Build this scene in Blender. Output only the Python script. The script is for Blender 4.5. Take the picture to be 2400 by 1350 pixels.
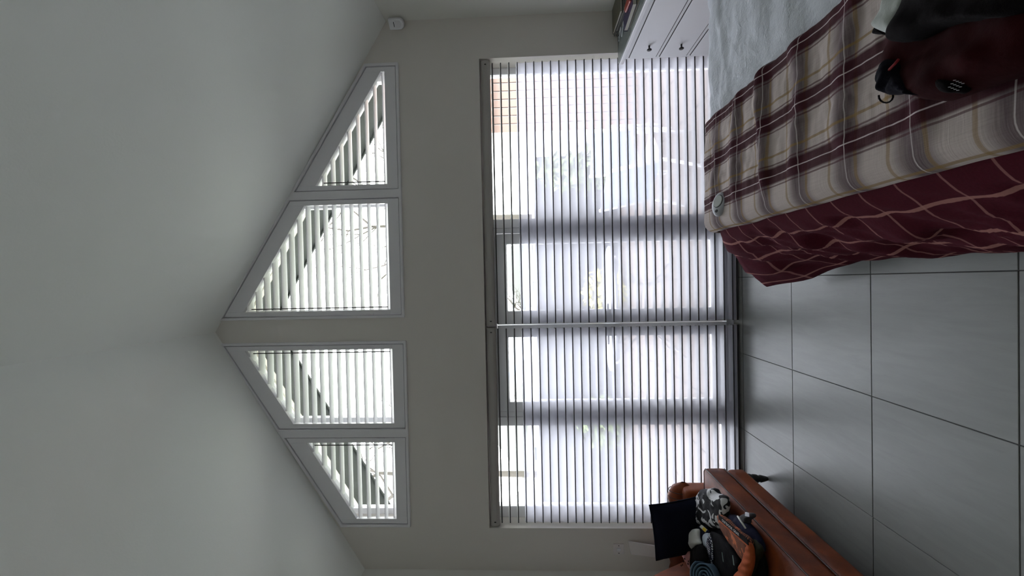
import bpy, bmesh, math, random
from mathutils import Vector, Matrix, noise
import numpy as np
random.seed(7)
S = bpy.context.scene
COL = S.collection
for o in list(bpy.data.objects): bpy.data.objects.remove(o)

# ------------------------------------------------------------------ camera
FPX, YAW, PITCH, ROLL, EYE = 951.0, -.0119, .0406, .0209, 1.6734
def ray(x, y):
    u, v = 1350 - y, x
    r, up = (u - 675) / FPX, (1200 - v) / FPX
    cr, sr = math.cos(ROLL), math.sin(ROLL)
    r, up = r * cr + up * sr, -r * sr + up * cr
    cp, sp = math.cos(PITCH), math.sin(PITCH)
    Y, Z = cp - up * sp, sp + up * cp
    cy, sy = math.cos(YAW), math.sin(YAW)
    return Vector((r * cy + Y * sy, -r * sy + Y * cy, Z))
def at(x, y, X=None, Y=None, Z=None):
    d = ray(x, y)
    t = X / d.x if X is not None else Y / d.y if Y is not None else (Z - EYE) / d.z
    return Vector((0, 0, EYE)) + d * t
F = ray(1200, 675).normalized()
Rt = (ray(1200, 674) - ray(1200, 675)).normalized()
Up = (ray(1199, 675) - ray(1200, 675)).normalized()
cam = bpy.data.cameras.new('camera')
cam.sensor_fit = 'HORIZONTAL'; cam.sensor_width = 36; cam.lens = 36 * FPX / 2400
cam.clip_start = .02; cam.clip_end = 300
co = bpy.data.objects.new('camera', cam); COL.objects.link(co)
mw = Matrix((-Up, Rt, -F)).transposed().to_4x4(); mw.translation = (0, 0, EYE)
co.matrix_world = mw
S.camera = co

# ------------------------------------------------------------------ world, light, exposure
S.view_settings.view_transform = 'Standard'; S.view_settings.look = 'None'
S.view_settings.gamma = 1; S.view_settings.use_curve_mapping = False
S.view_settings.exposure = 1.22
S.cycles.max_bounces = 16; S.cycles.diffuse_bounces = 12; S.cycles.transparent_max_bounces = 24
W = bpy.data.worlds.new('sky'); S.world = W; W.use_nodes = True
nt = W.node_tree; nt.nodes.clear()
tc = nt.nodes.new('ShaderNodeTexCoord'); nz = nt.nodes.new('ShaderNodeTexNoise')
nz.inputs['Scale'].default_value = 2.2; nz.inputs['Detail'].default_value = 5
rp = nt.nodes.new('ShaderNodeValToRGB')
rp.color_ramp.elements[0].position = .34; rp.color_ramp.elements[0].color = (.10, .20, .34, 1)
rp.color_ramp.elements[1].position = .42; rp.color_ramp.elements[1].color = (.975, .99, .99, 1)
bg = nt.nodes.new('ShaderNodeBackground'); bg.inputs[1].default_value = 4.8
ow = nt.nodes.new('ShaderNodeOutputWorld')
nt.links.new(tc.outputs['Generated'], nz.inputs['Vector']); nt.links.new(nz.outputs[0], rp.inputs[0])
nt.links.new(rp.outputs[0], bg.inputs[0]); nt.links.new(bg.outputs[0], ow.inputs[0])
def portal(name, loc, sx, sy):
    l = bpy.data.lights.new(name, 'AREA'); l.shape = 'RECTANGLE'; l.size = sx; l.size_y = sy
    l.cycles.is_portal = True
    o = bpy.data.objects.new(name, l); COL.objects.link(o); o.location = loc
    o.rotation_euler = (math.radians(-90), 0, 0)
    return o
portal('daylight_portal_door', (-.1, 3.56, 1.0), 3.9, 2.1)
portal('daylight_portal_gable', (-.1, 3.56, 3.45), 3.9, 1.65)

# ------------------------------------------------------------------ node material helpers
MATS = {}
class NT:
    def __init__(s, name):
        s.m = bpy.data.materials.new(name); s.m.use_nodes = True; s.t = s.m.node_tree
        s.b = s.t.nodes['Principled BSDF']; s.o = s.t.nodes['Material Output']; MATS[name] = s.m
    def n(s, typ, **k):
        q = s.t.nodes.new('ShaderNode' + typ)
        for a, v in k.items():
            if a in ('op',): q.operation = v
            else: setattr(q, a, v)
        return q
    def set(s, sock, v):
        if isinstance(v, bpy.types.NodeSocket): s.t.links.new(v, sock)
        elif isinstance(v, (tuple, list)) and len(v) == 3 and sock.type == 'RGBA': sock.default_value = (*v, 1)
        else: sock.default_value = v
    def math(s, op, a, b=0, c=None):
        q = s.n('Math', op=op); s.set(q.inputs[0], a); s.set(q.inputs[1], b)
        if c is not None: s.set(q.inputs[2], c)
        return q.outputs[0]
    def mix(s, f, a, b):
        q = s.n('MixRGB'); s.set(q.inputs[0], f); s.set(q.inputs[1], a); s.set(q.inputs[2], b); return q.outputs[0]
    def coord(s, w='Object'): return s.n('TexCoord').outputs[w]
    def mapped(s, w, sc, rot=(0, 0, 0)):
        q = s.n('Mapping'); s.set(q.inputs[0], s.coord(w)); q.inputs['Scale'].default_value = sc; q.inputs['Rotation'].default_value = rot
        return q.outputs[0]
    def noise(s, vec, scale, detail=3, dist=0, rough=.5):
        q = s.n('TexNoise'); s.set(q.inputs['Vector'], vec); q.inputs['Scale'].default_value = scale
        q.inputs['Detail'].default_value = detail; q.inputs['Distortion'].default_value = dist; q.inputs['Roughness'].default_value = rough
        return q.outputs[0]
    def ramp(s, f, a, b):          # smoothstep a..b
        q = s.n('MapRange'); q.interpolation_type = 'SMOOTHSTEP'; s.set(q.inputs[0], f)
        q.inputs[1].default_value = a; q.inputs[2].default_value = b; return q.outputs[0]
    def line(s, c, period, centre, half, soft):
        d = s.math('ABSOLUTE', s.math('SUBTRACT', s.math('MODULO', s.math('ADD', s.math('SUBTRACT', c, centre), 50 * period + period / 2), period), period / 2))
        q = s.n('MapRange'); q.interpolation_type = 'SMOOTHSTEP'; s.set(q.inputs[0], d)
        q.inputs[1].default_value = half; q.inputs[2].default_value = half + soft; q.inputs[3].default_value = 1; q.inputs[4].default_value = 0
        return q.outputs[0]
    def bump(s, h, strength, dist=.01):
        q = s.n('Bump'); q.inputs['Strength'].default_value = strength; q.inputs['Distance'].default_value = dist
        s.set(q.inputs['Height'], h); s.set(s.b.inputs['Normal'], q.outputs[0])
    def out(s, col, rough=.5, metal=0, **k):
        s.set(s.b.inputs['Base Color'], col); s.set(s.b.inputs['Roughness'], rough); s.b.inputs['Metallic'].default_value = metal
        for a, v in k.items(): s.set(s.b.inputs[a.replace('_', ' ')], v)
        return s.m
def plain(name, col, rough=.5, metal=0, var=.06, scale=12, bump=0, bscale=200, **k):
    q = NT(name); v = q.noise(q.coord(), scale, 3)
    c = q.mix(v, tuple(max(0, x * (1 - var)) for x in col), tuple(min(1, x * (1 + var)) for x in col))
    if bump: q.bump(q.noise(q.coord(), bscale, 2), bump, .003)
    return q.out(c, rough, metal, **k)
def cloth(name, col, rough=.9, var=.12, scale=25, bump=.35, **k):
    q = NT(name); o = q.coord(); v = q.noise(o, scale, 4)
    c = q.mix(v, tuple(x * (1 - var) for x in col), tuple(min(1, x * (1 + var)) for x in col))
    q.bump(q.math('ADD', q.noise(o, 60, 3), q.math('MULTIPLY', q.noise(o, 600, 1), .3)), bump, .006)
    return q.out(c, rough, **k)

WALLC = (.70, .685, .66)
def plaster(name, col):
    q = NT(name); o = q.coord(); c = q.mix(q.noise(o, 1.3, 3), tuple(x * .975 for x in col), col)
    q.bump(q.noise(o, 90, 4), .12, .004); return q.out(c, .85)
m_wall = plaster('wall_paint', (.725, .69, .65))
m_side = plaster('side_wall_paint', (.80, .80, .76))
m_ceil = plaster('ceiling_paint', (.905, .925, .905))
m_white = plain('white_satin_paint', (.78, .77, .80), .38, var=.02)
m_upvc = plain('white_frame_plastic', (.83, .83, .86), .3, var=.02)
m_louvre = plain('white_louvre_paint', (.82, .82, .84), .35, var=.02)
m_dresser = plain('white_lacquer', (.80, .80, .82), .35, var=.02)
m_dark = plain('black_metal', (.012, .012, .013), .35)
m_gap = plain('shadow_gap_brown', (.03, .028, .025), .8)
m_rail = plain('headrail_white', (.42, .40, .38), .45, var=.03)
m_edge = plain('vane_edge_charcoal', (.045, .045, .048), .6)
m_steel = plain('brushed_steel', (.55, .56, .58), .3, 1)
def f_vane():
    q = NT('vane_fabric'); q.out((.86, .86, .86), .8)
    tr = q.n('BsdfTranslucent'); tr.inputs[0].default_value = (.85, .86, .87, 1); mx = q.n('MixShader'); mx.inputs[0].default_value = .35
    q.t.links.new(q.b.outputs[0], mx.inputs[1]); q.t.links.new(tr.outputs[0], mx.inputs[2]); q.t.links.new(mx.outputs[0], q.o.inputs[0]); return q.m
m_vane = f_vane()
def f_sheer():
    q = NT('sheer_fabric'); tr = q.n('BsdfTranslucent'); tr.inputs[0].default_value = (.90, .895, .98, 1)
    tp = q.n('BsdfTransparent'); tp.inputs[0].default_value = (.95, .95, 1, 1); df = q.n('BsdfDiffuse'); df.inputs[0].default_value = (.9, .9, .92, 1)
    a = q.n('MixShader'); a.inputs[0].default_value = .25; q.t.links.new(tr.outputs[0], a.inputs[1]); q.t.links.new(df.outputs[0], a.inputs[2])
    b = q.n('MixShader'); b.inputs[0].default_value = .26; q.t.links.new(tp.outputs[0], b.inputs[1]); q.t.links.new(a.outputs[0], b.inputs[2])
    q.t.links.new(b.outputs[0], q.o.inputs[0]); return q.m
m_sheer = f_sheer()
def f_glass():
    q = NT('window_glass'); tp = q.n('BsdfTransparent'); tp.inputs[0].default_value = (.97, .985, .98, 1)
    g = q.n('BsdfGlossy'); g.inputs['Roughness'].default_value = .02; mx = q.n('MixShader'); fr = q.n('Fresnel'); fr.inputs[0].default_value = 1.35
    q.t.links.new(fr.outputs[0], mx.inputs[0]); q.t.links.new(tp.outputs[0], mx.inputs[1]); q.t.links.new(g.outputs[0], mx.inputs[2])
    q.t.links.new(mx.outputs[0], q.o.inputs[0]); return q.m
m_glass = f_glass()
def f_tile():
    q = NT('grey_porcelain'); o = q.n('ObjectInfo')
    v = q.n('VectorMath'); v.operation = 'ADD'; q.set(v.inputs[0], q.coord())
    mu = q.n('VectorMath'); mu.operation = 'SCALE'; q.set(mu.inputs[0], o.outputs['Location']); mu.inputs['Scale'].default_value = 3.7
    q.set(v.inputs[1], mu.outputs[0])
    mp = q.n('Mapping'); q.set(mp.inputs[0], v.outputs[0]); mp.inputs['Scale'].default_value = (14, 2.2, 1); mp.inputs['Rotation'].default_value = (0, 0, .12)
    s1 = q.noise(mp.outputs[0], 1.6, 7, .6, .6)
    c = q.mix(q.ramp(s1, .25, .78), (.236, .247, .236), (.276, .286, .274))
    c = q.mix(q.math('MULTIPLY', q.ramp(q.noise(mp.outputs[0], 3.5, 5, 1.2), .60, .72), .22), c, (.20, .20, .195))
    q.bump(s1, .03, .002)
    return q.out(c, .36, IOR=1.5)
m_tile = f_tile()
m_grout = plain('dark_grout', (.10, .10, .098), .9)
m_leather = None
def f_leather():
    q = NT('tan_leather'); o = q.coord()
    a = q.noise(o, 5, 5, .4); c = q.mix(q.ramp(a, .3, .75), (.115, .022, .0055), (.30, .070, .0165))
    q.bump(q.math('ADD', q.noise(o, 240, 2), q.math('MULTIPLY', q.noise(o, 16, 3), 1.5)), .25, .004)
    return q.out(c, .5, Specular_IOR_Level=.3)
m_leather = f_leather()
m_piping = plain('dark_leather_piping', (.06, .018, .009), .45)
m_navy = cloth('navy_velvet', (.004, .0055, .016), .9, Specular_IOR_Level=.15)
m_fleece = None
def f_fleece():
    q = NT('pale_grey_fleece'); o = q.coord(); n1 = q.noise(o, 18, 5, .8)
    c = q.mix(n1, (.48, .51, .55), (.62, .65, .69)); q.bump(q.math('ADD', n1, q.math('MULTIPLY', q.noise(o, 140, 3), .35)), .6, .012)
    return q.out(c, .95, Sheen_Weight=.2)
m_fleece = f_fleece()
def f_plaid():
    q = NT('cream_plaid_wool'); uv = q.n('UVMap').outputs[0]; sp = q.n('SeparateXYZ'); q.set(sp.inputs[0], uv); U, V = sp.outputs[0], sp.outputs[1]
    fib = q.noise(q.mapped('UV', (220, 14, 1)), 1, 4); fib2 = q.noise(q.mapped('UV', (14, 220, 1)), 1, 4)
    cream = q.mix(q.math('MULTIPLY', q.math('ADD', fib, fib2), .5), (.38, .32, .295), (.64, .565, .53))
    # soft plum shading beside each white crossing line (along V)
    c = q.mix(q.math('MULTIPLY', q.line(V, .212, 1.055, .014, .062), q.math('ADD', q.math('MULTIPLY', fib2, .6), .48)), cream, (.075, .045, .056))
    c = q.mix(q.math('MULTIPLY', q.line(V, .106, 1.55, .004, .003), .6), c, (.26, .165, .06))
    # burgundy bands along the length (U)
    c = q.mix(q.math('MULTIPLY', q.line(U, .2105, .395, .026, .012), .93), c, (.052, .006, .014))
    c = q.mix(q.math('MULTIPLY', q.line(U, .2105, .395 - .041, .002, .002), .7), c, (.07, .015, .025))
    c = q.mix(q.math('MULTIPLY', q.line(U, .2105, .395 + .041, .002, .002), .7), c, (.07, .015, .025))
    c = q.mix(q.math('MULTIPLY', q.line(U, .2105, .47, .003, .003), .7), c, (.27, .17, .055))
    c = q.mix(q.math('MULTIPLY', q.line(U, .2105, .395, .0012, .0012), .75), c, (.75, .66, .66))
    c = q.mix(q.math('MULTIPLY', q.line(V, .212, 1.055, .0009, .0014), .55), c, (.72, .66, .64))
    q.bump(q.math('ADD', fib, fib2), .25, .004)
    return q.out(c, .95, Specular_IOR_Level=.15)
m_plaid = f_plaid()
def f_burg():
    q = NT('burgundy_check'); uv = q.n('UVMap').outputs[0]; sp = q.n('SeparateXYZ'); q.set(sp.inputs[0], uv); U, V = sp.outputs[0], sp.outputs[1]
    fib = q.noise(q.mapped('UV', (120, 120, 1)), 1, 4)
    c = q.mix(fib, (.050, .0045, .0105), (.088, .009, .019))
    c = q.mix(q.math('MULTIPLY', q.line(V, .122, 1.075, .0022, .002), .55), c, (.42, .20, .18))
    c = q.mix(q.math('MULTIPLY', q.line(U, .155, .145, .0055, .002), .75), c, (.42, .20, .17))
    q.bump(fib, .2, .004)
    return q.out(c, .95, Specular_IOR_Level=.12)
m_burg = f_burg()

# ------------------------------------------------------------------ mesh helpers
class B:
    def __init__(s): s.v = []; s.f = []; s.uv = None
    def add(s, vs, fs):
        k = len(s.v); s.v += [Vector(v) for v in vs]; s.f += [tuple(i + k for i in f) for f in fs]; return s
    def box(s, x0, x1, y0, y1, z0, z1):
        return s.add([(x, y, z) for z in (z0, z1) for y in (y0, y1) for x in (x0, x1)],
                     [(0, 2, 3, 1), (4, 5, 7, 6), (0, 1, 5, 4), (2, 6, 7, 3), (0, 4, 6, 2), (1, 3, 7, 5)])
    def prism(s, poly, axis, a, b):
        """poly 2D (ccw) extruded along axis from a to b; axis 'y': poly=(x,z); 'x': (y,z); 'z': (x,y)"""
        def P(p, t): return (p[0], t, p[1]) if axis == 'y' else (t, p[0], p[1]) if axis == 'x' else (p[0], p[1], t)
        n = len(poly)
        return s.add([P(p, a) for p in poly] + [P(p, b) for p in poly],
                     [tuple(range(n)), tuple(range(2 * n - 1, n - 1, -1))] + [(i, i + n, (i + 1) % n + n, (i + 1) % n) for i in range(n)])
    def tube(s, path, r, n=8, caps=True):
        path = [Vector(p) for p in path]; k0 = len(path)
        rs = r if isinstance(r, (list, tuple)) else [r] * k0
        up = None; vs = []
        for i, p in enumerate(path):
            t = (path[min(i + 1, k0 - 1)] - path[max(i - 1, 0)]).normalized()
            if up is None: up = t.orthogonal().normalized()
            up = (up - t * up.dot(t)); up = up.normalized() if up.length > 1e-6 else t.orthogonal().normalized()
            w = t.cross(up)
            vs += [p + (up * math.cos(2 * math.pi * j / n) + w * math.sin(2 * math.pi * j / n)) * rs[i] for j in range(n)]
        fs = [(i * n + j, i * n + (j + 1) % n, (i + 1) * n + (j + 1) % n, (i + 1) * n + j) for i in range(k0 - 1) for j in range(n)]
        if caps: fs += [tuple(range(n - 1, -1, -1)), tuple(range((k0 - 1) * n, k0 * n))]
        return s.add(vs, fs)
    def lathe(s, prof, c, n=20):
        """prof list of (r,z) about vertical axis at c"""
        k = len(prof)
        vs = [(c[0] + r * math.cos(2 * math.pi * j / n), c[1] + r * math.sin(2 * math.pi * j / n), c[2] + z) for r, z in prof for j in range(n)]
        fs = [(i * n + j, i * n + (j + 1) % n, (i + 1) * n + (j + 1) % n, (i + 1) * n + j) for i in range(k - 1) for j in range(n)]
        fs += [tuple(range(n - 1, -1, -1)), tuple(range((k - 1) * n, k * n))]
        return s.add(vs, fs)
    def grid(s, P, nu, nv, uvf=None, closeu=False):
        vs = [P(i / (nu if closeu else nu - 1), j / (nv - 1)) for i in range(nu) for j in range(nv)]
        fs = [(i * nv + j, i * nv + j + 1, ((i + 1) % nu) * nv + j + 1, ((i + 1) % nu) * nv + j) for i in range(nu if closeu else nu - 1) for j in range(nv - 1)]
        if uvf: s.uv = [uvf(i / (nu - 1), j / (nv - 1)) for i in range(nu) for j in range(nv)]
        return s.add(vs, fs)
    def build(s, name, mat, parent=None, smooth=False, bevel=0, seg=2, solid=0, subd=0, origin=None, flip=False):
        org = Vector((0, 0, 0))
        if parent is not None:
            r = parent
            while r.parent: r = r.parent
            org = Vector(r.location)
        elif origin is not None: org = Vector(origin)
        elif s.v:
            xs = [v.x for v in s.v]; ys = [v.y for v in s.v]
            org = Vector(((min(xs) + max(xs)) / 2, (min(ys) + max(ys)) / 2, min(v.z for v in s.v)))
        me = bpy.data.meshes.new(name); me.from_pydata([v - org for v in s.v], [], s.f)
        bm = bmesh.new(); bm.from_mesh(me)
        if not s.uv: bmesh.ops.recalc_face_normals(bm, faces=bm.faces)
        if flip: bmesh.ops.reverse_faces(bm, faces=bm.faces)
        bm.to_mesh(me); bm.free()
        if s.uv:
            L = me.uv_layers.new(name='UVMap')
            for lp in me.loops: L.data[lp.index].uv = s.uv[lp.vertex_index]
        if smooth: me.polygons.foreach_set('use_smooth', [True] * len(me.polygons))
        me.materials.append(mat)
        o = bpy.data.objects.new(name, me); COL.objects.link(o)
        if parent is not None: o.parent = parent
        else: o.location = org
        if subd:
            q = o.modifiers.new('subd', 'SUBSURF'); q.levels = subd; q.render_levels = subd
        if solid:
            q = o.modifiers.new('solid', 'SOLIDIFY'); q.thickness = solid; q.offset = 0
        if bevel:
            q = o.modifiers.new('bevel', 'BEVEL'); q.width = bevel; q.segments = seg; q.limit_method = 'ANGLE'; q.angle_limit = math.radians(40)
        return o
def box(*a): return B().box(*a)
def tag(o, label, cat=None, group=None, kind=None):
    if label: o['label'] = label
    if cat: o['category'] = cat
    if group: o['group'] = group
    if kind: o['kind'] = kind
    return o
def thing(name, loc, label, cat, group=None, kind=None):
    o = bpy.data.objects.new(name, None); o.empty_display_size = .1; COL.objects.link(o); o.location = loc
    return tag(o, label, cat, group, kind)
def struct(o, label=None): return tag(o, label, kind='structure')
def inst(src, loc, parent, name=None):
    o = src.copy(); COL.objects.link(o); o.parent = parent; o.location = loc
    if name: o.name = name
    return o
def holed(outer, holes, y0, y1):
    """(x,z) polygon with holes as a slab between y0 and y1"""
    bm = bmesh.new(); edges = []
    for poly in [outer] + holes:
        vs = [bm.verts.new((x, y0, z)) for x, z in poly]
        edges += [bm.edges.new((vs[i], vs[(i + 1) % len(vs)])) for i in range(len(vs))]
    bmesh.ops.triangle_fill(bm, edges=edges, use_beauty=True, use_dissolve=False)
    g = bmesh.ops.extrude_face_region(bm, geom=list(bm.faces))
    bmesh.ops.translate(bm, verts=[e for e in g['geom'] if isinstance(e, bmesh.types.BMVert)], vec=(0, y1 - y0, 0))
    bm.verts.ensure_lookup_table(); bm.verts.index_update()
    b = B(); b.add([v.co.copy() for v in bm.verts], [tuple(v.index for v in f.verts) for f in bm.faces]); bm.free(); return b
def clip(poly, a, b, c):
    """keep a*x+b*z<=c"""
    out = []
    for i in range(len(poly)):
        p, q = poly[i], poly[(i + 1) % len(poly)]; dp, dq = a * p[0] + b * p[1] - c, a * q[0] + b * q[1] - c
        if dp <= 0: out.append(p)
        if dp * dq < 0: t = dp / (dp - dq); out.append((p[0] + (q[0] - p[0]) * t, p[1] + (q[1] - p[1]) * t))
    return out

# ------------------------------------------------------------------ room shell
XL, XR, D, YB = -2.325, 2.122, 3.25, -2.3
WT = .26                                   # outer wall thickness
APX, APZ, ZR, ZL = -.358, 4.268, 2.776, 3.064
OX0, OX1, OZ = -1.982, 1.793, 2.03         # garden door opening
caseR = [(-.262, 2.68), (1.787, 2.68), (1.787, 2.957), (-.262, 4.236)]
caseL = [(-1.971, 2.672), (-.45, 2.672), (-.45, 4.236), (-1.971, 3.25)]
outer = [(XL - .2, 0), (OX0, 0), (OX0, OZ), (OX1, OZ), (OX1, 0), (XR + .2, 0), (XR + .2, ZR - .12), (XR + .2, ZR + .02), (APX, APZ + .1), (XL - .2, ZL + .02)]
def inset(poly, d):
    n = len(poly); res = []
    for i in range(n):
        p0, p1, p2 = Vector(poly[i - 1]), Vector(poly[i]), Vector(poly[(i + 1) % n])
        e1, e2 = (p1 - p0).normalized(), (p2 - p1).normalized()
        n1, n2 = Vector((-e1.y, e1.x)), Vector((-e2.y, e2.x))
        k = (n1 + n2).normalized(); res.append(tuple(p1 + k * d / max(.2, k.dot(n1))))
    return res
wb = holed(outer, [inset(caseR, .015), inset(caseL, .015)], D, D + WT).build('wall_back', m_wall)
struct(wb, 'grey painted gable end wall with garden doors and high windows')
struct(B().prism([(YB - .1, 0), (D + WT, 0), (D + WT, ZR + .1), (YB - .1, ZR + .1)], 'x', XR, XR + .2).build('wall_right', m_side), 'plain side wall behind the white chest of drawers')
struct(B().prism([(YB - .1, 0), (D + WT, 0), (D + WT, ZL + .1), (YB - .1, ZL + .1)], 'x', XL - .2, XL).build('wall_left', m_side), 'plain side wall behind the leather sofa')
struct(B().prism([(XL - .2, 0), (XR + .2, 0), (XR + .2, ZR), (APX, APZ + .05), (XL - .2, ZL)], 'y', YB - .2, YB).build('wall_rear', m_side), 'plain wall at the near end of the room')
sr, sl = (APZ - ZR) / (XR - APX), (APZ - ZL) / (APX - XL)
ce = B()
ce.prism([(APX, APZ), (XR + .25, ZR - sr * .25), (XR + .25, ZR - sr * .25 + .2), (APX, APZ + .25), (XL - .25, ZL - sl * .25 + .2), (XL - .25, ZL - sl * .25)], 'y', YB - .2, D + .02)
struct(ce.build('ceiling', m_ceil), 'vaulted white ceiling rising to a ridge')

# floor: grout bed with single tiles
fl = struct(box(XL - .1, XR + .1, YB - .1, D + .15, -.1, -.004).build('floor', m_grout, origin=(0, 0, 0)), 'large grey porcelain tiles with thin dark joints')
TX, TY, TS, G = .0046, 3.256, .6, .0022
def tile_mesh(w, d):
    o = box(-w / 2, w / 2, -d / 2, d / 2, -.012, 0).build('tile', m_tile, fl, bevel=.0012, seg=1); return o
def tile_spans(lo, hi, ref):
    k = math.floor((lo - ref) / TS); out = []
    while ref + k * TS < hi - 1e-6:
        a, b = max(lo, ref + k * TS), min(hi, ref + (k + 1) * TS)
        if b - a > .01: out.append((a + G if a > lo else a, b - G if b < hi else b))
        k += 1
    return out
tcache = {}
def put_tile(x0, x1, y0, y1):
    key = (round(x1 - x0, 3), round(y1 - y0, 3)); loc = ((x0 + x1) / 2, (y0 + y1) / 2, 0)
    if key in tcache: inst(tcache[key], loc, fl)
    else: tcache[key] = tile_mesh(*key); tcache[key].location = loc
for x0, x1 in tile_spans(XL, XR, TX):
    for y0, y1 in tile_spans(YB, D - .002, TY): put_tile(x0, x1, y0, y1)
for x0, x1 in tile_spans(OX0, OX1, TX): put_tile(x0, x1, TY + G, 3.395)

# ------------------------------------------------------------------ high windows behind the shutters
def hwin(n, case, mull, label):
    w = thing('window_%d' % n, (case[0][0], 3.42, 2.68), label, None, kind='structure')
    op = inset(case, .015)
    panes = [inset(clip(op, 1, 0, mull - .025), .05), inset(clip(op, -1, 0, -mull - .025), .05)]
    holed(op, panes, 3.40, 3.46).build('window_frame', m_upvc, w, bevel=.004)
    for p in panes: B().prism(inset(p, -.01), 'y', 3.425, 3.435).build('pane', m_glass, w)
    return w
hwin(1, caseR, .742, 'white framed raking gable window behind the pair of shutters above the bed side')
hwin(2, caseL, -1.2, 'white framed raking gable window behind the pair of shutters above the sofa side')

# casings and shutters
def casing(n, case, mull, label):
    h = [inset(clip(case, 1, 0, mull - .012), .022 ), inset(clip(case, -1, 0, -mull - .012), .022)]
    t = holed(case, h, D - .018, D + .045).build('trim_%d' % n, m_white, bevel=.005); struct(t, label)
    for q in h: holed(inset(q, -.004), [inset(q, .016)], D + .028, D + .044).build('stop_bead', m_white, t)
    return h
def shutter(op, slope_side, rod_side, label):
    """op: convex opening polygon of the casing; builds frame, louvres and rod"""
    P = inset(op, .006)
    x0, x1 = min(p[0] for p in P), max(p[0] for p in P); z0, z1 = min(p[1] for p in P), max(p[1] for p in P)
    t = thing('plantation_shutter', ((x0 + x1) / 2, D, z0), label, 'shutter', 'window shutters in the gable')
    # sloping edge = longest non axis aligned edge
    best = None
    for i in range(len(P)):
        a, b = P[i], P[(i + 1) % len(P)]
        if abs(a[0] - b[0]) > .1 and abs(a[1] - b[1]) > .1: best = (a, b)
    (ax, az), (bx, bz) = best
    if ax > bx: ax, az, bx, bz = bx, bz, ax, az
    sl = (bz - az) / (bx - ax); nn = math.hypot(1, sl)
    ST, BT, DG = .038, .088, .118
    hole = clip(P, 1, 0, x1 - ST); hole = clip(hole, -1, 0, -(x0 + ST)); hole = clip(hole, 0, -1, -(z0 + BT))
    hole = clip(hole, -sl, 1, az - sl * ax - DG * nn)
    ya, yb = D - .008, D + .024
    # stiles and rails as separate members
    band = [('bottom_rail', clip(P, 0, 1, z0 + BT)),
            ('stile', clip(clip(clip(P, 0, -1, -(z0 + BT)), 1, 0, x0 + ST), 0, 1, 9)),
            ('stile', clip(clip(P, 0, -1, -(z0 + BT)), -1, 0, -(x1 - ST)))]
    rk = clip(clip(clip(P, 0, -1, -(z0 + BT)), 1, 0, x1 - ST), -1, 0, -(x0 + ST))
    rk = clip(rk, sl, -1, -(az - sl * ax - DG * nn))
    band.append(('raking_rail', rk))
    for nme, poly in band:
        if len(poly) >= 3: B().prism(poly, 'y', ya, yb).build(nme, m_white, t, bevel=.0012, seg=1)
    hx = [p[0] for p in hole]; hz = [p[1] for p in hole]
    w, th, pitch = .094, .0115, .0732
    z = z0 + BT + .030
    ym = D + .052
    while z < max(hz) - .012:
        def rng(zz):
            xs = []
            for i in range(len(hole)):
                a, b = hole[i], hole[(i + 1) % len(hole)]
                if (a[1] - zz) * (b[1] - zz) <= 0 and a[1] != b[1]: xs.append(a[0] + (b[0] - a[0]) * (zz - a[1]) / (b[1] - a[1]))
            return (min(xs), max(xs)) if len(xs) >= 2 else None
        r = rng(z)
        if r and r[1] - r[0] > .03:
            e0 = e1 = 0
            bb = B(); prof = []
            for k in range(12):
                a = 2 * math.pi * k / 12; prof.append((w / 2 * math.cos(a), th / 2 * math.sin(a)))
            tl = math.radians(3)
            prof = [(p * math.cos(tl) - q * math.sin(tl), p * math.sin(tl) + q * math.cos(tl)) for p, q in prof]
            lo, hi = r[0] + .002, r[1] - .002
            ext = .05   # the blade tucks behind the raking rail
            if slope_side == 'left': lo -= ext
            else: hi += ext
            bb.prism([(ym + p, z + q) for p, q in prof], 'x', lo, hi)
            bb.build('louvre', m_louvre, t, smooth=False, bevel=0)
        z += pitch
    rx = x0 + ST + .022 if rod_side == 'left' else x1 - ST - .022
    ztop = max(hz) - .03
    B().tube([(rx, D - .003, z0 + BT + .02), (rx, D - .003, ztop - .04)], .0042, 8).build('tilt_rod', m_edge, t, smooth=True)
    # hinges on the outer stile
    for k in (.2, .8):
        hzv = z0 + (z1 - z0) * k * .6 + .08
        hxv = x0 + .004 if rod_side == 'left' else x1 - .004
        box(hxv - .004, hxv + .004, D - .013, D - .006, hzv - .03, hzv + .03).build('hinge', m_white, t, bevel=.002)
    return t
hR = casing(1, caseR, .742, 'white moulded surround of the high shutters above the bed side')
hL = casing(2, caseL, -1.2, 'white moulded surround of the high shutters above the sofa side')
shutter(hR[0], 'right', 'left', 'tall white louvred shutter right of the gable centre post')
shutter(hR[1], 'right', 'left', 'low white triangular louvred shutter nearest the corner alarm sensor')
shutter(hL[1], 'left', 'right', 'tall white louvred shutter left of the gable centre post')
shutter(hL[0], 'left', 'right', 'low white louvred shutter high above the leather sofa')

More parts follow.
